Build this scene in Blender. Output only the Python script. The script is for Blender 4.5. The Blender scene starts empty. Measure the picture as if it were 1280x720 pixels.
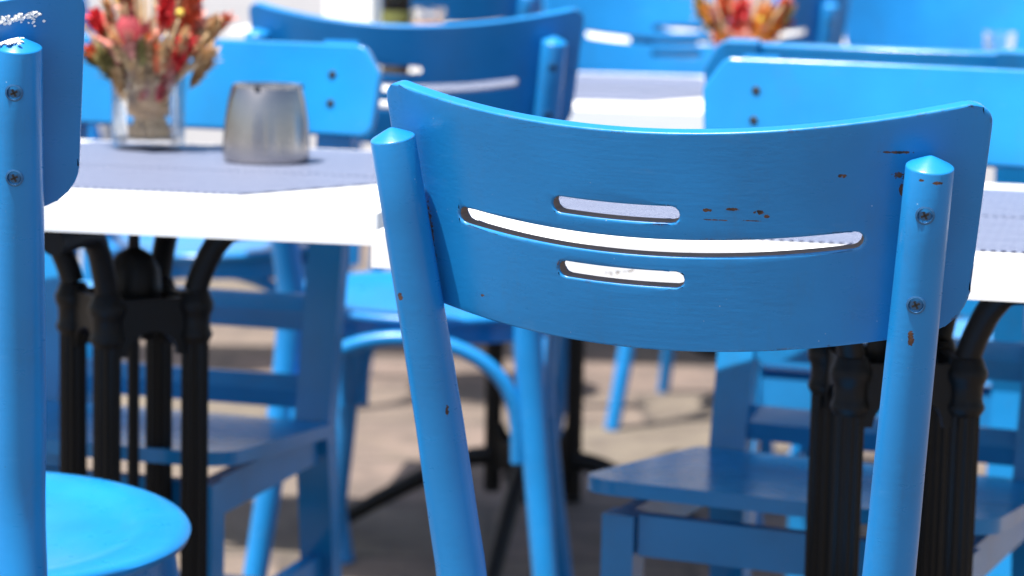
import bpy, bmesh, math, random
from mathutils import Vector, Matrix
from math import radians as R, sin, cos, pi, sqrt, atan2

# ------------------------------------------------------------ camera, light
sc = bpy.context.scene
COL = sc.collection
CAM_H, PITCH, ROLL = 1.02, 7.98, 1.3
cd = bpy.data.cameras.new("camera"); cam = bpy.data.objects.new("camera", cd); COL.objects.link(cam)
cd.sensor_width = 36; cd.lens = 36 * 3330 / 1280
cd.clip_start = .05; cd.clip_end = 500
cam.location = (0, 0, CAM_H)
cam.matrix_world = Matrix.Translation((0, 0, CAM_H)) @ Matrix.Rotation(R(90 - PITCH), 4, 'X') @ Matrix.Rotation(R(ROLL), 4, 'Z')
cd.dof.use_dof = True; cd.dof.focus_distance = 1.84; cd.dof.aperture_fstop = 7.2
cd.dof.aperture_blades = 0
sc.camera = cam

SUN_DIR = Vector((-.27, -.215, .93)).normalized()      # towards the sun
w = bpy.data.worlds.new("World"); sc.world = w; w.use_nodes = True
nt = w.node_tree; nt.nodes.clear()
sky = nt.nodes.new('ShaderNodeTexSky'); sky.sky_type = 'NISHITA'; sky.sun_disc = False
sky.sun_elevation = math.asin(SUN_DIR.z); sky.sun_rotation = atan2(SUN_DIR.x, SUN_DIR.y)
sky.air_density = 1.0; sky.dust_density = 2.5; sky.ozone_density = 1.0
bg = nt.nodes.new('ShaderNodeBackground'); bg.inputs[1].default_value = .070
wo = nt.nodes.new('ShaderNodeOutputWorld')
nt.links.new(sky.outputs[0], bg.inputs[0]); nt.links.new(bg.outputs[0], wo.inputs[0])
sl = bpy.data.lights.new("sun", 'SUN'); sl.energy = 3.5; sl.angle = R(.6); sl.color = (1, .96, .9)
so = bpy.data.objects.new("sun", sl); COL.objects.link(so)
so.rotation_euler = SUN_DIR.to_track_quat('Z', 'Y').to_euler()
sc.view_settings.view_transform = 'Standard'; sc.view_settings.look = 'None'
sc.view_settings.exposure = 1.45; sc.view_settings.gamma = 1
sc.render.engine = 'CYCLES'
sc.cycles.max_bounces = 10; sc.cycles.transparent_max_bounces = 12

rnd = random.Random(7)

# ------------------------------------------------------------ material helpers
class NT:
    def __init__(s, name):
        s.m = bpy.data.materials.new(name); s.m.use_nodes = True
        s.t = s.m.node_tree; s.b = s.t.nodes['Principled BSDF']
    def n(s, kind, **kw):
        nd = s.t.nodes.new('ShaderNode' + kind)
        for k, v in kw.items():
            if k in nd.inputs: nd.inputs[k].default_value = v
            else: setattr(nd, k, v)
        return nd
    def l(s, a, b): s.t.links.new(a, b)
    def coord(s, scale=(1, 1, 1), rot=(0, 0, 0), kind='Object'):
        tc = s.n('TexCoord'); mp = s.n('Mapping')
        mp.inputs['Scale'].default_value = scale; mp.inputs['Rotation'].default_value = rot
        s.l(tc.outputs[kind], mp.inputs[0]); return mp.outputs[0]
    def noise(s, vec, scale, detail=4, rough=.5):
        nd = s.n('TexNoise'); nd.inputs['Scale'].default_value = scale
        nd.inputs['Detail'].default_value = detail; nd.inputs['Roughness'].default_value = rough
        s.l(vec, nd.inputs['Vector']); return nd.outputs['Fac']
    def ramp(s, fac, stops):
        nd = s.n('ValToRGB'); e = nd.color_ramp.elements
        while len(e) < len(stops): e.new(.5)
        for el, (p, c) in zip(e, stops):
            el.position = p; el.color = tuple(c) + (1,) if len(c) == 3 else c
        s.l(fac, nd.inputs[0]); return nd.outputs[0]
    def mix(s, fac, a, b, mode='MIX'):
        nd = s.n('Mix'); nd.data_type = 'RGBA'; nd.blend_type = mode
        for v, i in ((fac, 0), (a, 6), (b, 7)):
            if hasattr(v, 'is_linked') or isinstance(v, bpy.types.NodeSocket): s.l(v, nd.inputs[i])
            else: nd.inputs[i].default_value = v if i == 0 else tuple(v) + (1,)
        return nd.outputs[2]
    def math(s, op, a, b=None, c=None, clamp=False):
        nd = s.n('Math'); nd.operation = op; nd.use_clamp = clamp
        for v, i in ((a, 0), (b, 1), (c, 2)):
            if v is None: continue
            if isinstance(v, bpy.types.NodeSocket): s.l(v, nd.inputs[i])
            else: nd.inputs[i].default_value = v
        return nd.outputs[0]
    def bump(s, h, strength=.3, dist=.001):
        nd = s.n('Bump'); nd.inputs['Strength'].default_value = strength; nd.inputs['Distance'].default_value = dist
        s.l(h, nd.inputs['Height']); s.l(nd.outputs[0], s.b.inputs['Normal']); return nd
    def base(s, v):
        if isinstance(v, bpy.types.NodeSocket): s.l(v, s.b.inputs['Base Color'])
        else: s.b.inputs['Base Color'].default_value = tuple(v) + (1,)
    def rough(s, v):
        if isinstance(v, bpy.types.NodeSocket): s.l(v, s.b.inputs['Roughness'])
        else: s.b.inputs['Roughness'].default_value = v

BLUE = (.010, .215, .550)
WOOD = (.105, .050, .028)

def blue_paint(name, grain_rot=(0, 0, 0), spots=(), wear=.5, top_wear=False, blue=BLUE, gloss=0.0, edges=False):
    m = NT(name)
    v = m.coord()
    big = m.noise(v, 9, 3)
    col = m.mix(m.ramp(big, [(.3, (0, 0, 0)), (.75, (1, 1, 1))]), tuple(c * .84 for c in blue), tuple(min(1, c * 1.10) for c in blue))
    # dust and faint paler rubbed patches
    rub = m.noise(m.coord((1, 1, 3)), 30, 6, .7)
    rubm = m.ramp(rub, [(.60, (0, 0, 0)), (.82, (.16, .16, .16))])
    col = m.mix(rubm, col, (.16, .33, .55))
    # small chips of missing paint, showing brown wood
    n1 = m.noise(v, 60, 5, .65); n2 = m.noise(v, 14, 2)
    thr = .755 - .05 * wear
    c1 = m.ramp(n1, [(thr, (0, 0, 0)), (thr + .012, (1, 1, 1))])
    c2 = m.ramp(n2, [(.50, (0, 0, 0)), (.56, (1, 1, 1))])
    chip = m.math('MULTIPLY', c1, c2)
    # tiny white specks
    vo = m.n('TexVoronoi'); vo.inputs['Scale'].default_value = 130; m.l(v, vo.inputs['Vector'])
    sp = m.ramp(vo.outputs['Distance'], [(.045, (1, 1, 1)), (.075, (0, 0, 0))])
    sp = m.math('MULTIPLY', sp, m.ramp(m.noise(v, 22, 2), [(.60, (0, 0, 0)), (.66, (.55, .55, .55))]))
    tc = m.n('TexCoord'); sep = m.n('SeparateXYZ'); m.l(tc.outputs['Object'], sep.inputs[0])
    edge = m.noise(v, 330, 3, .7)
    for (x, z, rx, rz) in spots:
        dx = m.math('DIVIDE', m.math('SUBTRACT', sep.outputs[0], x), rx)
        dz = m.math('DIVIDE', m.math('SUBTRACT', sep.outputs[2], z), rz)
        d = m.math('ADD', m.math('MULTIPLY', dx, dx), m.math('MULTIPLY', dz, dz))
        d = m.math('ADD', d, m.math('MULTIPLY', m.math('SUBTRACT', edge, .5), 4.2))
        chip = m.math('MAXIMUM', chip, m.math('LESS_THAN', d, .9))
    if top_wear:      # hairline cracks that follow the ply along the top edge
        cr = m.noise(m.coord((9, 9, 190)), 7, 5, .7)
        crm = m.ramp(cr, [(.60, (0, 0, 0)), (.64, (1, 1, 1))])
        zz = m.ramp(m.math('ADD', sep.outputs[2], m.math('MULTIPLY', m.math('MULTIPLY', sep.outputs[0], sep.outputs[0]), -.55)),
                    [(.864, (0, 0, 0)), (.869, (1, 1, 1)), (.8745, (1, 1, 1)), (.876, (0, 0, 0))])
        xx = m.ramp(m.math('ADD', sep.outputs[0], .5), [(.36, (0, 0, 0)), (.40, (1, 1, 1)), (.46, (1, 1, 1)), (.50, (0, 0, 0))])
        crm = m.math('MULTIPLY', m.math('MULTIPLY', crm, zz), xx)
        col = m.mix(m.math('MULTIPLY', crm, .75), col, (.02, .06, .13))
    if edges:      # paint rubbed through here and there along the sharp edges
        be = m.n('Bevel'); be.samples = 6; be.inputs['Radius'].default_value = .0038
        ge = m.n('NewGeometry'); dp = m.n('VectorMath'); dp.operation = 'DOT_PRODUCT'
        m.l(be.outputs[0], dp.inputs[0]); m.l(ge.outputs['Normal'], dp.inputs[1])
        em = m.ramp(dp.outputs['Value'], [(.945, (1, 1, 1)), (.992, (0, 0, 0))])
        en = m.ramp(m.noise(v, 95, 5, .75), [(.555, (0, 0, 0)), (.57, (1, 1, 1))])
        en2 = m.ramp(m.noise(v, 16, 2), [(.47, (0, 0, 0)), (.56, (1, 1, 1))])
        chip = m.math('MAXIMUM', chip, m.math('MULTIPLY', em, m.math('MULTIPLY', en, en2)))
        lite = m.ramp(m.noise(v, 40, 4, .7), [(.45, (0, 0, 0)), (.7, (.45, .45, .45))])
        col = m.mix(m.math('MULTIPLY', em, lite), col, (.20, .45, .72))
    # grey grime smears and faint run marks
    gm = m.ramp(m.noise(m.coord((1, 1, .35)), 26, 6, .75), [(.55, (0, 0, 0)), (.80, (.30, .30, .30))])
    col = m.mix(gm, col, (.045, .12, .22))
    chipcol = m.ramp(m.noise(v, 200, 3), [(.35, (.018, .014, .014)), (.62, WOOD), (.8, (.20, .10, .06))])
    col = m.mix(sp, col, (.45, .60, .75))
    col = m.mix(chip, col, chipcol)
    m.base(col)
    g = m.noise(m.coord((2.2, 60, 60), grain_rot), 5, 6, .6)
    orange = m.noise(v, 240, 2)
    h = m.math('ADD', m.math('MULTIPLY', g, .35), m.math('MULTIPLY', orange, .22))
    h = m.math('SUBTRACT', h, m.math('MULTIPLY', chip, .6))
    m.bump(h, .42, .0007)
    m.rough(m.math('ADD', m.math('MULTIPLY', chip, .4), m.math('ADD', m.math('MULTIPLY', rub, .22), .19 + gloss)))
    m.b.inputs['Specular IOR Level'].default_value = .42
    return m.m

def simple(name, col, rough=.6, var=.15, scale=30, bump=.2, dist=.001, metal=0, stretch=(1, 1, 1)):
    m = NT(name); v = m.coord(stretch); n = m.noise(v, scale, 5, .6)
    m.base(m.mix(n, tuple(c * (1 - var) for c in col), tuple(min(1, c * (1 + var)) for c in col)))
    m.rough(m.math('ADD', m.math('MULTIPLY', n, .2), rough - .1)); m.b.inputs['Metallic'].default_value = metal
    m.bump(n, bump, dist); return m.m

def glass(name, tint=(1, 1, 1), rough=0.02):
    """thin drinking glass: clear, with glossy reflections that strengthen towards the rim of the shape"""
    m = NT(name); m.t.nodes.remove(m.b); out = m.t.nodes['Material Output']
    tr = m.n('BsdfTransparent'); tr.inputs[0].default_value = tuple(tint) + (1,)
    gl = m.n('BsdfGlossy'); gl.inputs['Roughness'].default_value = rough
    lw = m.n('LayerWeight'); lw.inputs[0].default_value = .35
    fac = m.math('ADD', m.math('MULTIPLY', lw.outputs['Fresnel'], .60), .01, clamp=True)
    df = m.n('BsdfDiffuse'); df.inputs[0].default_value = (.55, .62, .68, 1)
    m1 = m.n('MixShader'); m1.inputs[0].default_value = .006; m.l(tr.outputs[0], m1.inputs[1]); m.l(df.outputs[0], m1.inputs[2])
    m2 = m.n('MixShader'); m.l(fac, m2.inputs[0]); m.l(m1.outputs[0], m2.inputs[1]); m.l(gl.outputs[0], m2.inputs[2])
    m.l(m2.outputs[0], out.inputs[0]); return m.m

M = {}
M['blue'] = blue_paint('blue_gloss_paint', wear=.25)
M['blue_post'] = blue_paint('blue_gloss_paint_upright_grain', grain_rot=(0, R(90), 0), wear=.35)
M['blue_wood'] = blue_paint('blue_paint_on_plain_wood', wear=.6, blue=(.012, .225, .545), gloss=-.10)
M['plate'] = blue_paint('blue_gloss_paint_scratched_backrest', edges=True, wear=.12, top_wear=True, spots=[
    (.0445, .824, .0034, .0012), (.0630, .8255, .0050, .0011), (.0800, .824, .0035, .0015), (.0845, .8215, .0020, .0013),
    (.050, .8175, .0085, .00045), (.0745, .818, .0060, .00045),
    (.134, .851, .0030, .0014), (.168, .868, .010, .0009), (-.132, .748, .0016, .0012),
    (.176, .8520, .0100, .0030), (.1715, .842, .0022, .0050), (-.1765, .765, .0035, .045), (.173, .826, .0012, .006)])
M['post_worn'] = blue_paint('blue_gloss_paint_worn_post', edges=True, grain_rot=(0, R(90), 0), wear=.9, spots=[
    (-.1895, .745, .0022, .0030), (.1835, .743, .0022, .0062), (-.150, .640, .0015, .0040), (.2010, .851, .0028, .0012), (.1905, .8525, .0018, .0010), (-.1600,.66,.001,.004)])
M['slot'] = simple('bare_plywood_slot', (.20, .155, .13), .8, .4, 60, .5, stretch=(1, 1, 8))
M['screw'] = simple('painted_screw', (.03, .13, .30), .35, .3, 300, .3, metal=.35)
M['screw_dark'] = simple('dark_screw_recess', (.012, .013, .016), .6)
M['iron'] = simple('black_cast_iron', (.0035, .004, .0045), .45, .3, 90, .35, .0008)
M['iron'].node_tree.nodes['Principled BSDF'].inputs['Specular IOR Level'].default_value = .28
M['mat_edge'] = None

def white_paint():
    m = NT('white_table_paint'); v = m.coord()
    n = m.noise(m.coord((1.5, 14, 6)), 9, 6, .65)
    col = m.mix(n, (.74, .735, .70), (.86, .86, .84))
    c1 = m.ramp(m.noise(v, 48, 5, .7), [(.645, (0, 0, 0)), (.66, (1, 1, 1))])
    c2 = m.ramp(m.noise(v, 7, 2), [(.52, (0, 0, 0)), (.6, (1, 1, 1))])
    chip = m.math('MULTIPLY', c1, c2)
    m.base(m.mix(chip, col, (.22, .17, .13))); m.rough(.5)
    m.bump(m.math('SUBTRACT', m.math('MULTIPLY', n, .4), chip), .4, .001)
    return m.m
M['white'] = white_paint()

def placemat():
    m = NT('woven_placemat'); tc = m.n('TexCoord'); sep = m.n('SeparateXYZ'); m.l(tc.outputs['Object'], sep.inputs[0])
    x, y = sep.outputs[0], sep.outputs[1]
    def wv(a, per, off=0.0):
        return m.math('ADD', m.math('MULTIPLY', m.math('SINE', m.math('MULTIPLY', m.math('ADD', a, off), 2 * pi / per)), .5), .5)
    a, b = wv(x, .0085), wv(y, .0085)
    ck = m.math('ABSOLUTE', m.math('SUBTRACT', m.math('GREATER_THAN', a, .5), m.math('GREATER_THAN', b, .5)))
    col = m.mix(ck, (.012, .022, .070), (.265, .300, .405))
    band = m.math('GREATER_THAN', wv(y, .058), .93)
    col = m.mix(m.math('MULTIPLY', band, .22), col, (.26, .29, .39))
    m.base(col); m.rough(.55)
    m.bump(m.math('ADD', a, b), .5, .0006)
    return m.m
M['mat'] = placemat()

def steel():
    m = NT('brushed_steel'); v = m.coord((1, 1, 1)); n = m.noise(m.coord((5, 5, 260)), 12, 4, .6)
    m.base(m.mix(n, (.36, .335, .32), (.48, .45, .43))); m.b.inputs['Metallic'].default_value = 1
    m.rough(m.math('ADD', m.math('MULTIPLY', n, .08), .20)); m.b.inputs['Anisotropic'].default_value = .55
    m.b.inputs['Anisotropic Rotation'].default_value = .25
    tg = m.n('Tangent'); tg.direction_type = 'RADIAL'; tg.axis = 'Z'; m.l(tg.outputs[0], m.b.inputs['Tangent'])
    m.bump(n, .08, .0004); return m.m
M['steel'] = steel()
M['glass'] = glass('clear_glass')
M['straw'] = simple('dried_straw', (.68, .47, .25), .75, .45, 60, .4)
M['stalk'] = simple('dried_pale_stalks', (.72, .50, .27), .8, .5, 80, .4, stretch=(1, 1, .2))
M['olive'] = simple('dried_olive_leaves', (.26, .22, .07), .75, .5, 60, .3)
M['red'] = simple('red_dried_petals', (.70, .045, .055), .7, .4, 90, .4)
M['darkred'] = simple('dark_red_bud', (.34, .04, .055), .75, .5, 90, .4)
M['pinkish'] = simple('dusty_pink_bracts', (.60, .25, .20), .7, .4, 60, .3)
M['coral'] = simple('coral_dried_petals', (.72, .15, .06), .7, .4, 70, .3)
M['orange'] = simple('orange_dried_petals', (.75, .27, .03), .7, .4, 70, .3)
M['yellow'] = simple('yellow_berry', (.75, .52, .07), .5, .2, 60, .2)
M['twine'] = simple('jute_twine', (.66, .43, .21), .9, .4, 300, .8, .001)
M['bottle'] = glass('brown_bottle_glass', (.20, .06, .02), .05)
M['label'] = simple('olive_bottle_label', (.10, .105, .02), .5, .3)
M['liquid'] = simple('orange_candle_wax', (.85, .48, .22), .4, .1)
M['wall'] = simple('whitewashed_plaster', (.66, .66, .67), .85, .06, 3, .4, .01)
M['post_white'] = simple('white_post_paint', (.85, .85, .82), .6, .03, 8, .1)
M['splash'] = simple('chalky_white_splash', (.85, .86, .86), .8, .05, 200, .6, .001)

def paving():
    m = NT('stone_paving'); v = m.coord()
    wob = m.noise(v, 5, 3)
    vv = m.n('VectorMath'); vv.operation = 'ADD'
    sc_ = m.n('VectorMath'); sc_.operation = 'SCALE'; sc_.inputs['Scale'].default_value = .05
    nn = m.n('TexNoise'); nn.inputs['Scale'].default_value = 6; m.l(v, nn.inputs['Vector'])
    m.l(nn.outputs['Color'], sc_.inputs[0]); m.l(v, vv.inputs[0]); m.l(sc_.outputs[0], vv.inputs[1])
    br = m.n('TexBrick'); br.inputs['Scale'].default_value = 1; br.offset = .5
    br.inputs['Brick Width'].default_value = .62; br.inputs['Row Height'].default_value = .38
    br.inputs['Mortar Size'].default_value = .012; br.inputs['Mortar Smooth'].default_value = .3
    br.inputs['Color1'].default_value = (.225, .160, .132, 1); br.inputs['Color2'].default_value = (.195, .165, .118, 1)
    br.inputs['Mortar'].default_value = (.085, .070, .055, 1)
    m.l(vv.outputs[0], br.inputs['Vector'])
    moss = m.ramp(m.noise(v, 3.2, 5, .7), [(.55, (0, 0, 0)), (.72, (.6, .6, .6))])
    col = m.mix(moss, br.outputs[0], (.10, .09, .04))
    g = m.noise(v, 70, 5, .7)
    g2 = m.ramp(m.noise(v, 7, 6, .7), [(.38, (0, 0, 0)), (.62, (.8, .8, .8))])
    col = m.mix(g2, col, (.085, .066, .054))
    col = m.mix(m.math('MULTIPLY', g, .5), col, (.11, .09, .08))
    m.base(col); m.rough(.85)
    m.bump(m.math('SUBTRACT', m.math('MULTIPLY', g, .3), br.outputs['Fac']), .7, .006)
    return m.m
M['paving'] = paving()

# ------------------------------------------------------------ mesh helpers
def smooth_angle(me, ang=40):
    for p in me.polygons: p.use_smooth = True
    try: me.set_sharp_from_angle(angle=R(ang))
    except Exception: pass

def link(name, bm, mats, parent=None, ang=40, wn=False):
    me = bpy.data.meshes.new(name)
    bmesh.ops.recalc_face_normals(bm, faces=bm.faces[:]) if bm.faces else None
    bm.to_mesh(me); bm.free()
    for mm in (mats if isinstance(mats, (list, tuple)) else [mats]): me.materials.append(mm)
    smooth_angle(me, ang)
    o = bpy.data.objects.new(name, me); COL.objects.link(o)
    if wn:
        md = o.modifiers.new('weighted_normals', 'WEIGHTED_NORMAL'); md.keep_sharp = True; md.weight = 100
    if parent: o.parent = parent
    return o

def tube(bm, pts, rad, seg=16, cap=True, mat=0):
    pts = [Vector(p) for p in pts]; n = len(pts)
    rs = rad if isinstance(rad, (list, tuple)) else [rad] * n
    rings = []; prev = None
    for i, p in enumerate(pts):
        t = (pts[min(i + 1, n - 1)] - pts[max(i - 1, 0)]).normalized()
        if prev is None:
            a = Vector((1, 0, 0)) if abs(t.x) < .9 else Vector((0, 1, 0)); u = t.cross(a).normalized()
        else: u = (prev - t * prev.dot(t)).normalized()
        prev = u; v = t.cross(u)
        rings.append([bm.verts.new(p + (u * cos(2 * pi * k / seg) + v * sin(2 * pi * k / seg)) * rs[i]) for k in range(seg)])
    for a, b in zip(rings, rings[1:]):
        for k in range(seg):
            f = bm.faces.new((a[k], a[(k + 1) % seg], b[(k + 1) % seg], b[k])); f.material_index = mat
    if cap:
        for r_ in (rings[0][::-1], rings[-1]):
            f = bm.faces.new(r_); f.material_index = mat

def smoothpath(pts, n=6):
    """Catmull-Rom through the points."""
    P = [Vector(p) for p in pts]; P = [2 * P[0] - P[1]] + P + [2 * P[-1] - P[-2]]; out = []
    for i in range(1, len(P) - 2):
        for k in range(n):
            t = k / n; a, b, c, d = P[i - 1], P[i], P[i + 1], P[i + 2]
            out.append(.5 * ((2 * b) + (c - a) * t + (2 * a - 5 * b + 4 * c - d) * t * t + (3 * b - a - 3 * c + d) * t ** 3))
    out.append(P[-2]); return out

def lathe(bm, prof, seg=40, c=(0, 0, 0), mat=0):
    c = Vector(c); rings = []
    for r_, z in prof:
        if r_ < 1e-6: rings.append([bm.verts.new(c + Vector((0, 0, z)))])
        else: rings.append([bm.verts.new(c + Vector((r_ * cos(2 * pi * k / seg), r_ * sin(2 * pi * k / seg), z))) for k in range(seg)])
    for a, b in zip(rings, rings[1:]):
        for k in range(seg):
            k2 = (k + 1) % seg
            if len(a) == 1 and len(b) == 1: continue
            if len(a) == 1: f = bm.faces.new((a[0], b[k2], b[k]))
            elif len(b) == 1: f = bm.faces.new((a[k], a[k2], b[0]))
            else: f = bm.faces.new((a[k], a[k2], b[k2], b[k]))
            f.material_index = mat

def prism(bm, poly, z0, z1, mat=0, bev=0, tf=None, seg=2):
    """polygon (list of x,y) extruded along z; optional bevel and transform"""
    nb = bmesh.new()
    lo = [nb.verts.new((x, y, z0)) for x, y in poly]; hi = [nb.verts.new((x, y, z1)) for x, y in poly]
    nb.faces.new(lo[::-1]); nb.faces.new(hi)
    n = len(poly)
    for k in range(n): nb.faces.new((lo[k], lo[(k + 1) % n], hi[(k + 1) % n], hi[k]))
    if bev:
        es = [e for e in nb.edges if e.is_manifold and e.calc_face_angle(0) > R(35)]
        bmesh.ops.bevel(nb, geom=es, offset=bev, segments=seg, affect='EDGES', profile=.5, clamp_overlap=True)
    if tf is not None: bmesh.ops.transform(nb, matrix=tf, verts=nb.verts)
    for f in nb.faces: f.material_index = mat
    me = bpy.data.meshes.new('tmp'); nb.to_mesh(me); nb.free(); bm.from_mesh(me); bpy.data.meshes.remove(me)

def box(bm, c, s, bev=.003, rot=None, mat=0, seg=2):
    hx, hy, hz = s[0] / 2, s[1] / 2, s[2] / 2
    tf = Matrix.Translation(c)
    if rot is not None: tf = tf @ rot
    prism(bm, [(-hx, -hy), (hx, -hy), (hx, hy), (-hx, hy)], -hz, hz, mat, bev, tf, seg)

def beam(bm, a, b, wx, wy, bev=.003, mat=0, up=(0, 1, 0)):
    """rectangular bar from a to b; wx across 'side', wy along 'up'"""
    a, b = Vector(a), Vector(b); t = (b - a); L = t.length; t.normalize()
    y = Vector(up); y = (y - t * y.dot(t)).normalized(); x = y.cross(t)
    m = Matrix((x, y, t)).transposed().to_4x4(); m.translation = (a + b) / 2
    prism(bm, [(-wx / 2, -wy / 2), (wx / 2, -wy / 2), (wx / 2, wy / 2), (-wx / 2, wy / 2)], -L / 2, L / 2, mat, bev, m)

def thing(name, label, cat, loc=(0, 0, 0), rz=0, group=None):
    o = bpy.data.objects.new(name, None); COL.objects.link(o); o.empty_display_size = .05
    o.location = loc; o.rotation_euler = (0, 0, R(rz)); o['label'] = label; o['category'] = cat
    if group: o['group'] = group
    return o

def copy_thing(src, label, loc, rz, group=None):
    def cp(o, par):
        c = o.copy(); COL.objects.link(c)
        if par is not None:
            c.parent = par; c.matrix_parent_inverse = o.matrix_parent_inverse.copy()
        for ch in [k for k in list(COL.objects) if k.parent == o]: cp(ch, c)
        return c
    r = cp(src, None); r.location = loc; r.rotation_euler = (0, 0, R(rz)); r['label'] = label
    if group: r['group'] = group
    return r

# ------------------------------------------------------------ the setting
bm = bmesh.new()
vs = [bm.verts.new(p) for p in ((-60, -30, 0), (60, -30, 0), (60, 90, 0), (-60, 90, 0))]; bm.faces.new(vs)
g = link('ground', bm, M['paving']); g['kind'] = 'structure'
bm = bmesh.new(); box(bm, (0, 9.2, 1.5), (12, .25, 3.0), .01)
wl = link('white_wall', bm, M['wall']); wl['label'] = 'long whitewashed wall far behind the blue chairs'; wl['category'] = 'wall'
bm = bmesh.new(); box(bm, (-1.42, 5.75, .65), (1.1, .30, 1.3), .01)
wl = link('low_wall', bm, M['wall']); wl['label'] = 'pale plastered wall end seen low behind the black table columns at left'; wl['category'] = 'wall'
# ------------------------------------------------------------ bistro chair
SAG, DIP, TILT = .066, .012, R(14)
PY0, PZT = -.302, .888
def plate_pt(u, v, d):
    """u along the chord, v down from the top, d depth towards the sitter"""
    k = (u / .2245) ** 2
    y = PY0 + SAG * k
    nx = -2 * SAG * u / .2245 ** 2; L = sqrt(1 + nx * nx)
    x = u + d * nx / L; y = y + d * cos(TILT) / L
    z = -v - DIP * (1 - k)
    return Vector((x, y - z * sin(TILT), PZT + z * cos(TILT) + SAG * k * sin(TILT) + d * sin(TILT)))

def rounded(poly, radii, n=7):
    out = []; N = len(poly)
    for i in range(N):
        p = Vector(poly[i]); a = Vector(poly[i - 1]); b = Vector(poly[(i + 1) % N]); r_ = radii[i]
        da, db = (a - p).normalized(), (b - p).normalized(); th = da.angle(db); d = r_ / math.tan(th / 2)
        c = p + (da + db).normalized() * (r_ / sin(th / 2)); s = p + da * d; e = p + db * d
        a0 = atan2(s.y - c.y, s.x - c.x); a1 = atan2(e.y - c.y, e.x - c.x)
        while a1 - a0 > pi: a1 -= 2 * pi
        while a1 - a0 < -pi: a1 += 2 * pi
        for k in range(n + 1):
            t = a0 + (a1 - a0) * k / n; out.append((c.x + r_ * cos(t), c.y + r_ * sin(t)))
    return out

def slot_poly(u0, u1, v, r_, n=6):
    out = []
    for k in range(n + 1):
        t = -pi / 2 + pi * k / n; out.append((u1 - r_ + r_ * cos(t), v + r_ * sin(t)))
    for k in range(n + 1):
        t = pi / 2 + pi * k / n; out.append((u0 + r_ + r_ * cos(t), v + r_ * sin(t)))
    return out

def plate_mesh(slots=True):
    bm = bmesh.new()
    outline = rounded([(-.2125, 0), (.2290, 0), (.2105, .160), (-.196, .160)], [.014, .016, .030, .030])
    def loop(pts):
        vv = [bm.verts.new((x, y, 0)) for x, y in pts]
        return [bm.edges.new((vv[i], vv[(i + 1) % len(vv)])) for i in range(len(vv))]
    es = loop(outline)
    if slots:
        for s in ((-.148, .147, .0835, .0060), (-.068, .0255, .0590, .0059), (-.066, .0270, .1065, .0057)):
            es += loop(slot_poly(*s))
    bmesh.ops.triangle_fill(bm, edges=es, use_beauty=True, use_dissolve=False)
    bmesh.ops.dissolve_limit(bm, angle_limit=R(1), verts=[], edges=[e for e in bm.edges if len(e.link_faces) == 2 and False] or bm.edges[:0])
    u = -.205
    while u < .225:
        bmesh.ops.bisect_plane(bm, geom=bm.verts[:] + bm.edges[:] + bm.faces[:], plane_co=(u, 0, 0), plane_no=(1, 0, 0), dist=1e-6)
        u += .0082
    T = .0108
    front = {}
    base = bm.verts[:]; faces = bm.faces[:]; bedges = [e for e in bm.edges if len(e.link_faces) == 1]
    for v_ in base: front[v_] = bm.verts.new((v_.co.x, v_.co.y, T))
    for f in faces: bm.faces.new([front[v_] for v_ in f.verts][::-1])
    for e in bedges:
        a, b = e.verts; f = bm.faces.new((a, b, front[b], front[a]))
        mid = (a.co + b.co) / 2
        if -.16 < mid.x < .16 and .045 < mid.y < .120: f.material_index = 1
    bmesh.ops.recalc_face_normals(bm, faces=bm.faces[:])
    rim = [e for e in bm.edges if len(e.link_faces) == 2 and e.calc_face_angle(0) > R(60)]
    bmesh.ops.bevel(bm, geom=rim, offset=.0016, segments=2, affect='EDGES', profile=.5, clamp_overlap=False, material=0)
    for v_ in bm.verts: v_.co = plate_pt(v_.co.x, v_.co.y, v_.co.z)
    return bm

TOPZ = .866
def post_path(s):
    return smoothpath([(s * .213, -.262, 0), (s * .186, -.222, .22), (s * .1600, -.196, .46), (s * .1675, -.212, .60), (s * .193, -.2690, TOPZ - .006)], 5)

def post_mesh(s):
    bm = bmesh.new(); P = post_path(s); n = len(P)
    rs = []
    for p in P:
        z = p.z; rs.append(.0150 + .0045 * min(1, z / .46) if z < .46 else .0195 - .0033 * min(1, (z - .46) / .38))
    t = (P[-1] - P[-2]).normalized()
    # domed, slightly pointed tip
    r_ = rs[-1]
    P2 = P + [P[-1] + t * .0007, P[-1] + t * .0014, P[-1] + t * .0062, P[-1] + t * .0078, P[-1] + t * .0082]
    rs2 = rs + [r_ * .985, r_ * .93, r_ * .34, r_ * .12, r_ * .01]
    tube(bm, P2, rs2, 28); return bm, rs

def screw_mesh(p, n, r_=.0048):
    bm = bmesh.new(); n = Vector(n).normalized()
    m = n.to_track_quat('Z', 'Y').to_matrix().to_4x4(); m.translation = Vector(p)
    nb = bmesh.new()
    lathe(nb, [(r_ * 1.35, -.0022), (r_ * 1.35, .0003), (r_ * 1.08, .0008), (r_ * .97, -.0004), (r_ * .8, .0001), (r_ * .35, .0004), (0, .0005)], 20)
    for f in nb.faces: f.material_index = 0
    for a in (0, 90):
        box(nb, (0, 0, .00035), (r_ * 1.15, r_ * .30, .0008), 0, Matrix.Rotation(R(a + 25), 4, 'Z'), 1)
    bmesh.ops.transform(nb, matrix=m, verts=nb.verts)
    return nb

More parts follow.
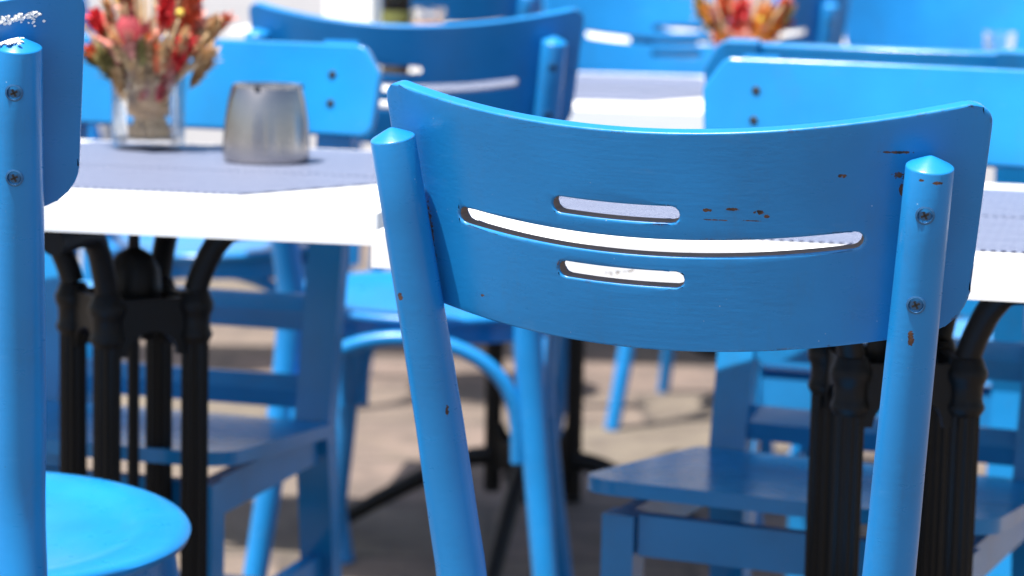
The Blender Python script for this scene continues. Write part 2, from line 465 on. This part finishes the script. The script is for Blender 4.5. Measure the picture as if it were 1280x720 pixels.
def seat_mesh(dz=0):
    bm = bmesh.new(); seg = 64; prof = [(0, .4485), (.10, .449), (.145, .4505), (.158, .4535), (.168, .4570), (.180, .4585), (.196, .4583), (.2030, .4568), (.2055, .4530), (.2040, .4480), (.199, .4450), (.17, .4430), (0, .4430)]
    rings = []
    for r_, z in prof:
        if r_ == 0: rings.append([bm.verts.new((0, 0, z))]); continue
        ring = []
        for k in range(seg):
            a = 2 * pi * k / seg; sx = 1.0 + .02 * cos(2 * a); sy = .97 + (.03 if sin(a) > 0 else -.02) * abs(sin(a))
            ring.append(bm.verts.new((r_ * cos(a) * sx, r_ * sin(a) * sy, z + .006 * (sin(a) * r_ / .2))))
        rings.append(ring)
    for a, b in zip(rings, rings[1:]):
        for k in range(seg):
            k2 = (k + 1) % seg
            if len(a) == 1: bm.faces.new((a[0], b[k2], b[k]))
            elif len(b) == 1: bm.faces.new((a[k], a[k2], b[0]))
            else: bm.faces.new((a[k], a[k2], b[k2], b[k]))
    for v_ in bm.verts: v_.co.z += dz
    return bm

def arch(p0, p1, zlow, ztop, inset=.012, r_=.0105):
    a, b = Vector(p0), Vector(p1); d = (b - a)
    pts = []
    for k in range(25):
        t = k / 24; s = (1 - cos(pi * t)) / 2
        h = sin(pi * t) ** .62
        q = a + d * (inset / d.length + s * (1 - 2 * inset / d.length)); pts.append((q.x, q.y, zlow + (ztop - zlow) * h))
    bm = bmesh.new(); tube(bm, pts, r_, 12); return bm

def make_bistro(label, loc, rz, group, slots=True, plate_mat=None, post_mat=None, sdz=0):
    t = thing('bistro_chair', label, 'chair', loc, rz, group)
    pm, qm = plate_mat or M['blue'], post_mat or M['blue_post']
    bk = link('backrest', plate_mesh(slots), [pm, M['slot']], t, 50, True)
    for s in (-1, 1):
        b_, rs = post_mesh(s); po = link('back_post', b_, qm, t)
        for z in (.832, .770) if s > 0 else ():
            P = post_path(s); i = min(range(len(P)), key=lambda k: abs(P[k].z - z))
            lo, hi = (P[i], P[i + 1]) if P[i].z <= z and i + 1 < len(P) else (P[i - 1], P[i])
            f = (z - lo.z) / (hi.z - lo.z); q = lo.lerp(hi, f); d = Vector((s * .30 - (0 if s > 0 else -.0) - .05, -1, -.15)); d = Vector((.18 , -1, -.2)).normalized()
            rr = .0195 - .0033 * min(1, (z - .46) / .38)
            link('screw', screw_mesh(q + d * (rr - .0002), d), [M['screw'], M['screw_dark']], po)
    link('seat', seat_mesh(sdz), M['blue'], t, 50)
    bm = bmesh.new(); lathe(bm, [(.165, .4440), (.183, .4440), (.183, .414), (.172, .412), (.165, .414), (.165, .443)], 48, (0, 0, sdz))
    link('seat_ring', bm, M['blue'], t)
    for s in (-1, 1):
        bm = bmesh.new(); P = smoothpath([(s * .132, .134, .436 + sdz), (s * .152, .160, .25), (s * .182, .200, 0)], 5)
        tube(bm, P, [.019 - .006 * (k / (len(P) - 1)) for k in range(len(P))], 18); link('front_leg', bm, M['blue_post'], t)
    def leg_at(kind, s, z):
        P = post_path(s) if kind == 'r' else smoothpath([(s * .182, .200, 0), (s * .152, .160, .25), (s * .132, .134, .436 + sdz)], 5)
        i = min(range(len(P)), key=lambda k: abs(P[k].z - z)); return (P[i].x, P[i].y, z)
    for a, b in ((('r', -1), ('r', 1)), (('f', -1), ('f', 1)), (('r', -1), ('f', -1)), (('r', 1), ('f', 1))):
        link('bentwood_brace', arch(leg_at(*a, .27 + sdz), leg_at(*b, .27 + sdz), .265 + sdz, .425 + sdz, .022), M['blue_post'], t)
    return t

ROW1 = 'slotted blue bistro chairs'
front = make_bistro('sharp blue bistro chair in front with three slots and chipped paint in its curved back', (.186, 2.081, 0), -20, ROW1, True, M['plate'], M['post_worn'], sdz=-.035)
plain = make_bistro('slotted blue bistro chair seen from behind past the steel ashtray, above the white table', (-.112, 3.69, 0), -7, ROW1, sdz=.036)
left = make_bistro('blue bistro chair cut off by the left picture edge, white splashes on its post top', (-.476, 2.205, .058), -14, ROW1, sdz=-.018)
for args in (('slotted blue bistro chair facing us in full sun behind the second bouquet', (.250, 4.575, 0), 176),
             ('small far blue bistro chair seen from behind, right of the second bouquet', (.470, 5.47, 0), -12),
             ('far blue bistro chair seen from behind, just right of the brown bottle', (-.155, 5.60, 0), -4)):
    copy_thing(plain, args[0], args[1], args[2], ROW1)
copy_thing(plain, 'blue bistro chair at the left end of the far table, turned side on', (-.47, 4.27, 0), -84, ROW1)
copy_thing(plain, 'farthest blue bistro chair facing us behind the distant table, at centre', (.30, 6.80, 0), 183, ROW1)
copy_thing(plain, 'farthest blue bistro chair facing us behind the distant table, at right', (.98, 6.85, 0), 177, ROW1)
nos = make_bistro('blue chair with plain unslotted curved back facing us at the far right', (.905, 5.50, 0), 178, None, False)

# white splashes on the left chair's post top and back
bm = bmesh.new(); rr = random.Random(3)
for k in range(260):
    cx, cy = ((-.008, .002), (-.001, -.006), (-.012, -.004))[k % 3]
    dx, dy = cx + rr.gauss(0, .0026), cy + rr.gauss(0, .0022); d = math.hypot(dx, dy)
    if d > .0155: continue
    p = Vector((.193 + dx, -.2685 + dy, TOPZ + .0020 - d * .38))
    bmesh.ops.create_icosphere(bm, subdivisions=1, radius=rr.uniform(.0006, .0019), matrix=Matrix.Translation(p) @ Matrix.Rotation(rr.uniform(0, 3), 4, 'Z') @ Matrix.Diagonal((1.5, .9, .55, 1)))
for k in range(70):
    u = .186 + rr.gauss(0, .007); v_ = .012 + abs(rr.gauss(0, .004))
    bmesh.ops.create_icosphere(bm, subdivisions=1, radius=rr.uniform(.0005, .0017), matrix=Matrix.Translation(plate_pt(u, v_, -.0002)) @ Matrix.Diagonal((1.4, .5, 1, 1)))
link('paint_splash', bm, M['splash'], left)

# ------------------------------------------------------------ wooden chair
def make_wooden(label, loc, rz, group):
    t = thing('wooden_chair', label, 'chair', loc, rz, group)
    tilt = R(9)
    # crest rail, gently bowed, corners cut
    poly = rounded([(-.225, -.052), (.225, -.052), (.232, .020), (.209, .055), (-.209, .055), (-.232, .020)], [.016, .016, .012, .016, .016, .012], 4)
    bm = bmesh.new(); T = .018
    bmp = bmesh.new(); vv = [bmp.verts.new((x, y, 0)) for x, y in poly]
    bmp.faces.new(vv)
    u = -.215
    while u < .22:
        bmesh.ops.bisect_plane(bmp, geom=bmp.verts[:] + bmp.edges[:] + bmp.faces[:], plane_co=(u, 0, 0), plane_no=(1, 0, 0), dist=1e-6); u += .02
    base = bmp.verts[:]; faces = bmp.faces[:]; be = [e for e in bmp.edges if len(e.link_faces) == 1]
    fr = {v_: bmp.verts.new((v_.co.x, v_.co.y, T)) for v_ in base}
    for f in faces: bmp.faces.new([fr[v_] for v_ in f.verts][::-1])
    for e in be: bmp.faces.new((e.verts[0], e.verts[1], fr[e.verts[1]], fr[e.verts[0]]))
    bmesh.ops.recalc_face_normals(bmp, faces=bmp.faces[:])
    rim = [e for e in bmp.edges if len(e.link_faces) == 2 and e.calc_face_angle(0) > R(60)]
    bmesh.ops.bevel(bmp, geom=rim, offset=.004, segments=3, affect='EDGES', profile=.5, clamp_overlap=False)
    for v_ in bmp.verts:
        u, v2, d = v_.co
        y = -.252 + .016 * (u / .21) ** 2 + d * cos(tilt) - v2 * sin(tilt); z = .810 + v2 * cos(tilt) + d * sin(tilt)
        v_.co = (u, y, z)
    cr = link('crest_rail', bmp, M['blue_wood'], t, 50, True)
    for s in (-1, 1):
        a = (s * .168, -.172, .40); b = (s * .173, -.262, .868); c = (s * .174, -.235, 0)
        bm = bmesh.new(); beam(bm, (s * .172, -.180, .42), b, .042, .026, .006); beam(bm, c, (s * .172, -.181, .432), .040, .030, .004)
        link('back_post', bm, M['blue_wood'], t)
        for dz in (-.015, .018):
            p = Vector((s * .171, -.252 + .011 + .018 * cos(tilt) - dz * sin(tilt) + .0003, .810 + dz + .018 * sin(tilt)))
            link('screw', screw_mesh(p, (0, 1, .16), .0036), [M['screw_dark'], M['screw_dark']], cr)
        bm = bmesh.new(); beam(bm, (s * .172, .155, 0), (s * .172, .155, .425), .034, .034, .003); link('front_leg', bm, M['blue_wood'], t)
        bm = bmesh.new(); box(bm, (s * .175, -.01, .405), (.016, .30, .040), .003); link('apron', bm, M['blue_wood'], t)
        bm = bmesh.new(); box(bm, (s * .172, -.03, .255), (.018, .35, .028), .003); link('stretcher', bm, M['blue_wood'], t)
    for z, h in ((.553, .040), (.462, .036)):
        y = -.180 - (z - .42) * .183
        bm = bmesh.new()
        # rail with a broad chamfer along its front top edge, shaped to catch a sunlit band
        prof = [(-.011, -h / 2), (.011, -h / 2), (.011, h * .06), (-.004, h / 2), (-.011, h / 2)]
        tf = Matrix.Translation((0, y, z)) @ Matrix(((0, 0, 1, 0), (1, 0, 0, 0), (0, 1, 0, 0), (0, 0, 0, 1)))
        prism(bm, prof, -.151, .151, 0, .001, tf, 1)
        link('back_rail', bm, M['blue_wood'], t)
    for y, z in ((.157, .405), (-.185, .405)):
        bm = bmesh.new(); box(bm, (0, y, z), (.305, .016, .042), .003); link('apron', bm, M['blue_wood'], t)
    bm = bmesh.new(); box(bm, (0, -.03, .262), (.328, .020, .026), .003); link('stretcher', bm, M['blue_wood'], t)
    # slightly sloping plank seat with rounded front corners
    poly = rounded([(-.205, -.165), (.205, -.165), (.212, .195), (-.212, .195)], [.012, .012, .045, .045], 6)
    bm = bmesh.new(); prism(bm, poly, -.0075, .0075, 0, .0035, Matrix.Translation((0, 0, .440)) @ Matrix.Rotation(R(5.0), 4, 'X'), 3)
    link('seat', bm, M['blue_wood'], t, 50, True)
    return t
WG = 'straight blue wooden chairs with two screws in each end of the top rail'
wc = make_wooden('sunlit flat backed wooden chair facing us behind the ashtray and bouquet', (-.441, 2.929, 0), 164, WG)
copy_thing(wc, 'sunlit flat backed wooden chair facing us directly behind the front chair, at right', (.337, 2.710, 0), 157, WG)
copy_thing(wc, 'flat backed wooden chair facing away, back to back with the sunlit one at right', (.537, 3.575, 0), -20, WG)

# ------------------------------------------------------------ tables
def make_table(label, loc, rz, W, D, group, prz=40, px=0, py=0, a=.047):
    t = thing('cafe_table', label, 'table', loc, rz, group)
    bm = bmesh.new(); n = max(4, round(D / .14)); d = D / n
    box(bm, (0, 0, .7330), (W, D, .030), .004, seg=3)
    link('tabletop', bm, M['white'], t, 50, True)
    for s in (-1, 1):
        bm = bmesh.new(); box(bm, (0, s * (D / 2 - .16), .7115), (W - .30, .04, .010), .002); link('batten', bm, M['white'], t)
    ca = Matrix.Rotation(R(prz), 4, 'Z')
    for i, (sx, sy) in enumerate(((-1, -1), (1, -1), (1, 1), (-1, 1))):
        c = ca @ Vector((sx * a, sy * a, 0)) + Vector((px, py, 0)); o = (ca @ Vector((sx, sy, 0))).normalized()
        bm = bmesh.new(); r0 = .0138; seg = 24; rings = []
        zs = [.09, .59]
        for z in zs:
            rings.append([bm.verts.new((c.x + (r0 * (1 if k % 2 else .86)) * cos(2 * pi * k / seg), c.y + (r0 * (1 if k % 2 else .86)) * sin(2 * pi * k / seg), z)) for k in range(seg)])
        for k in range(seg): bm.faces.new((rings[0][k], rings[0][(k + 1) % seg], rings[1][(k + 1) % seg], rings[1][k]))
        col = link('column', bm, M['iron'], t, 20)
        bm = bmesh.new()
        lathe(bm, [(.0137, .588), (.0150, .590), (.0172, .594), (.0174, .597), (.0158, .600), (.0150, .604), (.0152, .613), (.0160, .617), (.0178, .620), (.0186, .625), (.0184, .629), (.0165, .632), (.0150, .637), (.0135, .640), (0, .641)], 24, (c.x, c.y, 0))
        link('collar', bm, M['iron'], col)
        bm = bmesh.new()
        P = smoothpath([Vector((c.x, c.y, .640)), c + o * .009 + Vector((0, 0, .664)), c + o * .024 + Vector((0, 0, .690)), c + o * .048 + Vector((0, 0, .7045)), c + o * .125 + Vector((0, 0, .7055))], 5)
        tube(bm, P, .0120, 14); link('support_arm', bm, M['iron'], t)
        bm = bmesh.new()
        P = smoothpath([c + Vector((0, 0, .15)), c + o * .06 + Vector((0, 0, .135)), c + o * .17 + Vector((0, 0, .075)), c + o * .26 + Vector((0, 0, .022)), c + o * .30 + Vector((0, 0, .014))], 5)
        tube(bm, P, [.016 - .004 * k / (len(P) - 1) for k in range(len(P))], 14)
        lathe(bm, [(0, 0), (.020, 0), (.021, .008), (.014, .018), (0, .02)], 18, tuple(c + o * .30))
        link('foot', bm, M['iron'], t)
        # web panel to the next column, with an arched top to its opening
        nx = [(1, -1), (1, 1), (-1, 1), (-1, -1)][i]; c2 = ca @ Vector((nx[0] * a, nx[1] * a, 0)) + Vector((px, py, 0)); dd = (c2 - c); L = dd.length; ex = dd.normalized(); ey = Vector((0, 0, 1)); ez = ex.cross(ey)
        hw = L / 2 - .020
        poly = [(-L / 2, .634), (-L / 2, .577)] + [(-hw * cos(pi * k / 10) , .577 + hw * .9 * sin(pi * k / 10)) for k in range(11)] + [(L / 2, .577), (L / 2, .634)]
        tf = Matrix((ex, ey, ez)).transposed().to_4x4(); tf.translation = (c + c2) / 2
        bm = bmesh.new(); prism(bm, poly, -.0045, .0045, 0, .001, tf, 1)
        link('web_panel', bm, M['iron'], t); bm = bmesh.new()
        poly = [(-L / 2, .13), (-L / 2, .20)] + [(-hw * cos(pi * k / 10), .20 - hw * .9 * sin(pi * k / 10)) for k in range(11)] + [(L / 2, .20), (L / 2, .13)]
        prism(bm, poly, -.0045, .0045, 0, .001, tf, 1)
        link('lower_web_panel', bm, M['iron'], t)
    bm = bmesh.new(); lathe(bm, [(0, .10), (.042, .10), (.048, .12), (.030, .15), (.006, .17), (.006, .60), (.024, .61), (.028, .635), (.026, .658), (.018, .673), (.006, .680), (.005, .716), (0, .716)], 28, (px, py, 0))
    link('centre_spindle', bm, M['iron'], t)
    bm = bmesh.new(); box(bm, (px, py, .7150), (.30, .05, .005), .001, ca)
    link('top_bracket', bm, M['iron'], t)
    return t
TG = 'white cafe tables on black cast iron columns'
t1a = make_table('white table carrying the dried bouquet and the steel ashtray, on four black columns', (-.388, 2.772, 0), -10, .645, .62, TG, px=.026, py=-.109)
t1b = make_table('white table right behind the front chair, seen through the slots of its back', (.395, 2.495, 0), -13, .90, .69, TG, prz=18, px=-.019, py=-.123, a=.052)
t2 = make_table('far white table carrying the second bouquet, in the middle of the picture', (.04, 4.24, 0), -6, .98, .90, TG)
t3 = make_table('distant white table hidden behind the far blue chairs at the centre', (.12, 6.25, 0), -4, 1.5, .70, TG)
t4 = make_table('distant white table at the right edge carrying a glass tumbler', (1.33, 5.215, 0), -3, .86, .62, TG)

def make_mat(name, label, table, W, D, flip, depth=.245, front=.29, wide=.56, gap=.004, ox=0):
    poly = [(-front / 2, -depth), (front / 2, -depth), (wide / 2, -gap), (-wide / 2, -gap)]
    bm = bmesh.new(); prism(bm, poly, 0, .0018, 0, .0006)
    o = link('placemat', bm, M['mat']); o['label'] = label; o['category'] = 'placemat'; o['group'] = 'woven blue grey placemats'
    c = Vector(table.location); a = table.rotation_euler.z
    o.location = c + Matrix.Rotation(a, 3, 'Z') @ Vector((ox, 0, .7484)); o.rotation_euler = (0, 0, a + (pi if flip else 0))
    return o
make_mat('p', 'blue grey woven placemat on the near side of the table, under the ashtray', t1a, .7, .7, False, .215, .27, .55, ox=.032)
make_mat('p', 'blue grey woven placemat under the glass with the dried red bouquet', t1a, .7, .7, True, .28, .36, .55, .001, ox=.032)
make_mat('p', 'blue grey woven placemat nearest the front chair, seen through its slots', t1b, .9, .7, False, .265, .38, .74, ox=-.03)
make_mat('p', 'blue grey woven placemat on the far half of the table behind the front chair', t1b, .9, .7, True, .265, .38, .74, ox=-.03)
make_mat('p', 'blue grey placemat on the near half of the far table with the second bouquet', t2, .9, .9, False, .27, .30, .62, .010, ox=.03)
make_mat('p', 'blue grey placemat on the far half of the far table with the second bouquet', t2, .9, .9, True, .38, .40, .70, .025, ox=.03)

# ------------------------------------------------------------ things on the tables
# ashtray
bm = bmesh.new()
lathe(bm, [(0, .004), (.0405, .004), (.0405, .0), (.0435, 0), (.0462, .0035), (.0470, .010), (.0466, .024), (.0450, .046), (.0418, .066), (.0382, .0795), (.0368, .0822), (.0352, .0815),
           (.0375, .070), (.0400, .050), (.040, .012), (0, .010)], 72)
ash = thing('ashtray', 'brushed stainless steel ashtray, tapered pot standing on the placemat', 'ashtray', (-.268, 2.862, .7502), 0)
bd = link('bowl', bm, M['steel'], ash, 50)
bm = bmesh.new(); lathe(bm, [(.0372, .0800), (.0376, .0806), (.0370, .0832), (.0340, .0836), (.0170, .0770), (.0150, .0740), (.0145, .0700)], 72)
link('lid', bm, M['steel'], ash, 50)
for a in (-100, 20, 140):
    bm = bmesh.new(); box(bm, (.0372 * cos(R(a)), .0372 * sin(R(a)), .0808), (.006, .0058, .0050), .0018, Matrix.Rotation(R(a), 4, 'Z'))
    link('cigarette_notch', bm, M['screw_dark'], ash)

def make_glass(label, loc, r0, r1, h, cat='vase', name='glass_vase', group=None):
    bm = bmesh.new(); th = .0015
    lathe(bm, [(0, 0), (r0 * .92, 0), (r0, .003), (r1, h - .001), (r1 - th * .4, h + .0004), (r1 - th, h - .001), (r0 - th, .016), (r0 * .8, .012), (0, .011)], 56)
    o = link(name, bm, M['glass'], None, 50); o.location = loc; o['label'] = label; o['category'] = cat
    if group: o['group'] = group
    return o
VX, VY = -.412, 2.985
make_glass('clear straight drinking glass holding the dried bouquet, left of the ashtray', (VX, VY, .7502), .0405, .0435, .120)

def petal(bm, base, d, L, w, mat=0, bend=0, up=Vector((0, 0, 1))):
    d = Vector(d).normalized(); s = d.cross(up)
    if s.length < .05: s = d.cross(Vector((1, 0, 0)))
    s.normalize(); nrm = s.cross(d); pts = []
    prof = [(0, .15), (.25, .8), (.5, 1), (.75, .7), (1, .05)]
    L_, R_, C_ = [], [], []
    for t, ww in prof:
        p = base + d * (L * t) + nrm * (bend * L * t * t)
        L_.append(bm.verts.new(p - s * w / 2 * ww)); R_.append(bm.verts.new(p + s * w / 2 * ww)); C_.append(bm.verts.new(p + nrm * w * .22 * ww))
    for k in range(4):
        for A, B in ((L_, C_), (C_, R_)):
            f = bm.faces.new((A[k], B[k], B[k + 1], A[k + 1])); f.material_index = mat

def rand_dir(rg, axis, spread):
    axis = Vector(axis).normalized(); v = Vector((rg.gauss(0, 1), rg.gauss(0, 1), rg.gauss(0, 1)))
    v = (v - axis * v.dot(axis)).normalized(); a = rg.uniform(0, spread); return (axis * cos(a) + v * sin(a)).normalized()

def make_bouquet(label, loc, rz, seed, pal, group):
    rg = random.Random(seed)
    t = thing('dried_bouquet', label, 'bouquet', loc, rz, group)
    neck = .048
    bm = bmesh.new()
    tips = []
    for k in range(70):
        a = rg.uniform(0, 2 * pi); q = sqrt(rg.random()); r0 = .019 * q; r1 = .020 + .060 * q * rg.uniform(.5, 1.1); top = rg.uniform(.095, .20)
        foot = Vector((.025 * q * cos(a + .6), .025 * q * sin(a + .6), .013)); nk = Vector((r0 * cos(a), r0 * sin(a), neck))
        tp = Vector((r1 * cos(a), r1 * sin(a), top)); tips.append((tp, (tp - nk).normalized()))
        P = smoothpath([foot, nk, nk.lerp(tp, .5) + Vector((0, 0, .008)), tp], 3)
        tube(bm, P, rg.uniform(.0010, .0022), 6, True)
        # cut stub ends
        tube(bm, [foot, foot + Vector((0, 0, .012))], .0030, 8)
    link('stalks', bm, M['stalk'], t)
    bm = bmesh.new()
    for k in range(9):
        z = neck - .010 + k * .0028; pts = [(.0228 * cos(2 * pi * j / 24), .0220 * sin(2 * pi * j / 24), z + .002 * sin(j * .6 + k)) for j in range(25)]
        tube(bm, pts, .0017, 6)
    link('twine_wrap', bm, M['twine'], t)
    def head(name, mat, p, d, n, L, w, spread, core=.0, cmat=None):
        n = int(n * 1.7); w *= 1.5; L *= 1.15
        bm = bmesh.new(); p = Vector(p); d = Vector(d).normalized()
        for k in range(n):
            e = rand_dir(rg, d, spread); s = p + d * rg.uniform(-L * .9, L * .9)
            petal(bm, s, e, L * rg.uniform(.6, 1.1), w * rg.uniform(.6, 1.2), 0, rg.uniform(-.3, .4))
        return link(name, bm, mat, t, 60)
    # big dark bud with pale bracts
    for (p, d) in pal['buds']:
        bm = bmesh.new(); dv = Vector(d).normalized(); mtx = dv.to_track_quat('Z', 'Y').to_matrix().to_4x4(); mtx.translation = Vector(p)
        nb = bmesh.new(); lathe(nb, [(0, -.005), (.012, 0), (.0195, .014), (.020, .028), (.014, .042), (.004, .050), (0, .051)], 24)
        for v_ in nb.verts: v_.co += v_.co.normalized() * rg.uniform(-.0015, .002)
        bmesh.ops.transform(nb, matrix=mtx, verts=nb.verts); bu = link('bud', nb, pal['bud'], t)
        bm = bmesh.new()
        for k in range(16):
            a = 2 * pi * k / 16 + rg.uniform(-.1, .1); lvl = k % 2
            s = mtx @ Vector((.010 * cos(a), .010 * sin(a), -.004)); e = (mtx.to_3x3() @ Vector((cos(a) * .50, sin(a) * .50, 1))).normalized()
            petal(bm, s, e, .052 - .014 * lvl, .015, 0, -.30, dv)
        link('bracts', bm, pal['bract'], bu, 60)
    for (p, d, n, L, w, sp, mk, nm) in pal['heads']:
        head(nm, M[mk], p, d, n, L, w, sp)
    # loose ears and leaves around the outside
    for k in range(pal['ears']):      # shorter ears filling the lower part of the cone
        a = rg.uniform(0, 2 * pi); h = rg.uniform(.055, .125); rr_ = .016 + (h - .045) * rg.uniform(.35, .72)
        p = Vector((rr_ * cos(a), rr_ * sin(a), h)); head(rg.choice(('seed_head', 'dry_leaf_tuft')), M[rg.choice(pal['earmats'])], p, Vector((p.x * 8, p.y * 8, 1)), 26, .013, .0046, .6)
    for k in range(pal['ears']):
        tp, d = tips[(k * 7) % len(tips)]; head('seed_head', M[rg.choice(pal['earmats'])], tp, (d + Vector((0, 0, .3))), 44, .0115, .0040, .75)
    for k in range(5):
        tp, d = tips[(k * 11 + 3) % len(tips)]
        bm = bmesh.new(); bmesh.ops.create_icosphere(bm, subdivisions=2, radius=.0045, matrix=Matrix.Translation(tp + d * .01)); link('berry', bm, M['yellow'], t)
    return t

pal1 = {'bud': M['darkred'], 'bract': M['pinkish'], 'buds': [((-.012, -.028, .105), (-.12, -.25, 1)), ((.030, .02, .13), (.3, .1, 1))],
        'heads': [((-.050, -.02, .130), (-.5, -.1, 1), 60, .016, .007, 1.2, 'red', 'red_flower'), ((-.066, -.01, .108), (-.9, -.2, .6), 26, .012, .005, 1.0, 'coral', 'red_flower'),
                  ((.018, -.022, .068), (.35, -.25, 1), 60, .016, .005, .8, 'red', 'red_plume'), ((.036, -.026, .100), (.4, -.1, 1), 90, .018, .007, 1.0, 'red', 'red_plume'),
                  ((.045, -.010, .145), (.3, 0, 1), 80, .018, .007, 1.0, 'coral', 'coral_flower'), ((.022, -.02, .150), (.1, -.1, 1), 70, .018, .007, 1.1, 'red', 'red_flower'),
                  ((.074, 0, .130), (.8, 0, 1), 36, .016, .005, .7, 'coral', 'coral_flower'), ((-.02, -.01, .165), (0, 0, 1), 80, .020, .008, 1.2, 'pinkish', 'pink_flower'),
                  ((-.038, -.03, .085), (-.5, -.3, 1), 60, .018, .006, .7, 'olive', 'olive_sprig'), ((-.055, 0, .090), (-.9, 0, .8), 40, .016, .005, .7, 'olive', 'olive_sprig'),
                  ((.008, -.034, .085), (.1, -.4, 1), 70, .022, .008, .6, 'straw', 'straw_bloom'), ((.058, -.02, .085), (.6, -.1, 1), 70, .020, .006, .6, 'straw', 'straw_bloom'),
                  ((.062, -.01, .118), (.6, -.1, 1), 60, .020, .006, .6, 'straw', 'straw_bloom'), ((-.025, -.03, .062), (-.3, -.2, 1), 50, .018, .005, .5, 'straw', 'straw_bloom')],
        'ears': 44, 'earmats': ['straw', 'straw', 'straw', 'pinkish', 'pinkish', 'coral', 'olive']}
make_bouquet('dried bouquet of red plumes and straw in the glass left of the ashtray', (VX, VY, .7502), 0, 5, pal1, None)
pal2 = {'bud': M['coral'], 'bract': M['pinkish'], 'buds': [((0, -.02, .085), (0, -.2, 1))],
        'heads': [((-.052, -.02, .118), (-.5, -.1, .8), 90, .020, .009, 1.2, 'olive', 'olive_sprig'), ((-.03, -.03, .130), (0, -.3, 1), 90, .018, .008, 1.2, 'coral', 'coral_flower'),
                  ((-.006, -.036, .116), (.1, -.3, 1), 110, .020, .009, 1.2, 'red', 'red_flower'), ((.028, -.03, .110), (.4, -.2, 1), 110, .020, .009, 1.1, 'orange', 'orange_flower'),
                  ((.055, -.01, .125), (.6, 0, 1), 90, .018, .008, 1.2, 'coral', 'coral_flower'), ((.040, -.02, .085), (.4, 0, 1), 70, .018, .006, .9, 'orange', 'orange_flower'),
                  ((0, -.02, .060), (0, 0, 1), 60, .016, .006, .8, 'pinkish', 'pink_flower'), ((.066, 0, .108), (.8, -.2, .6), 24, .012, .006, 1, 'darkred', 'brown_seed_pod')],
        'ears': 30, 'earmats': ['coral', 'orange', 'olive', 'pinkish']}
V2 = (.338, 4.06, .7502)
make_glass('clear glass holding the second bouquet on the far table', V2, .030, .045, .125)
make_bouquet('smaller far bouquet of orange, red and olive dried flowers in a glass', V2, 0, 11, pal2, None)

cb = thing('white_box', 'tall plain white box on the far table, left of the brown bottle', 'box', (-.282, 4.55, .7502), -8)
bm = bmesh.new(); box(bm, (0, 0, .085), (.082, .082, .170), .004, seg=3); link('box_body', bm, M['post_white'], cb, 50, True)
bm = bmesh.new(); box(bm, (0, 0, .177), (.087, .087, .014), .003, seg=3); link('lid', bm, M['post_white'], cb, 50, True)
# bottle and candle glass on the far table's left end
BX, BY = -.205, 4.50
bt = thing('brown_bottle', 'dark brown glass bottle with green label on the far table, left of the candle glass', 'bottle', (BX, BY, .7502), 20)
bm = bmesh.new(); lathe(bm, [(0, 0), (.022, 0), (.0245, .004), (.0245, .125), (.022, .145), (.012, .172), (.0105, .215), (.0125, .218), (.0125, .226), (.0095, .226), (.0095, .17), (.02, .14), (.0225, .12), (.0225, .006), (0, .005)], 36)
link('bottle_glass', bm, M['bottle'], bt, 50)
bm = bmesh.new(); lathe(bm, [(.0252, .035), (.0256, .036), (.0256, .104), (.0252, .105)], 36); link('label_band', bm, M['label'], bt)
cg = thing('candle_glass', 'small glass with pale orange candle wax on the far table, right of the brown bottle', 'candle holder', (-.150, 4.47, .7502), 0)
bm = bmesh.new(); lathe(bm, [(0, 0), (.021, 0), (.023, .003), (.030, .112), (.0295, .1135), (.028, .112), (.0212, .012), (0, .010)], 40); link('glass_cup', bm, M['glass'], cg, 50)
bm = bmesh.new(); lathe(bm, [(0, .0105), (.0208, .0125), (.0266, .088), (0, .087)], 32); link('candle_wax', bm, M['liquid'], cg, 50)
make_glass('clear glass tumbler on the distant table at the right edge', (.930, 5.16, .7502), .026, .031, .066, 'glass', 'glass_tumbler')
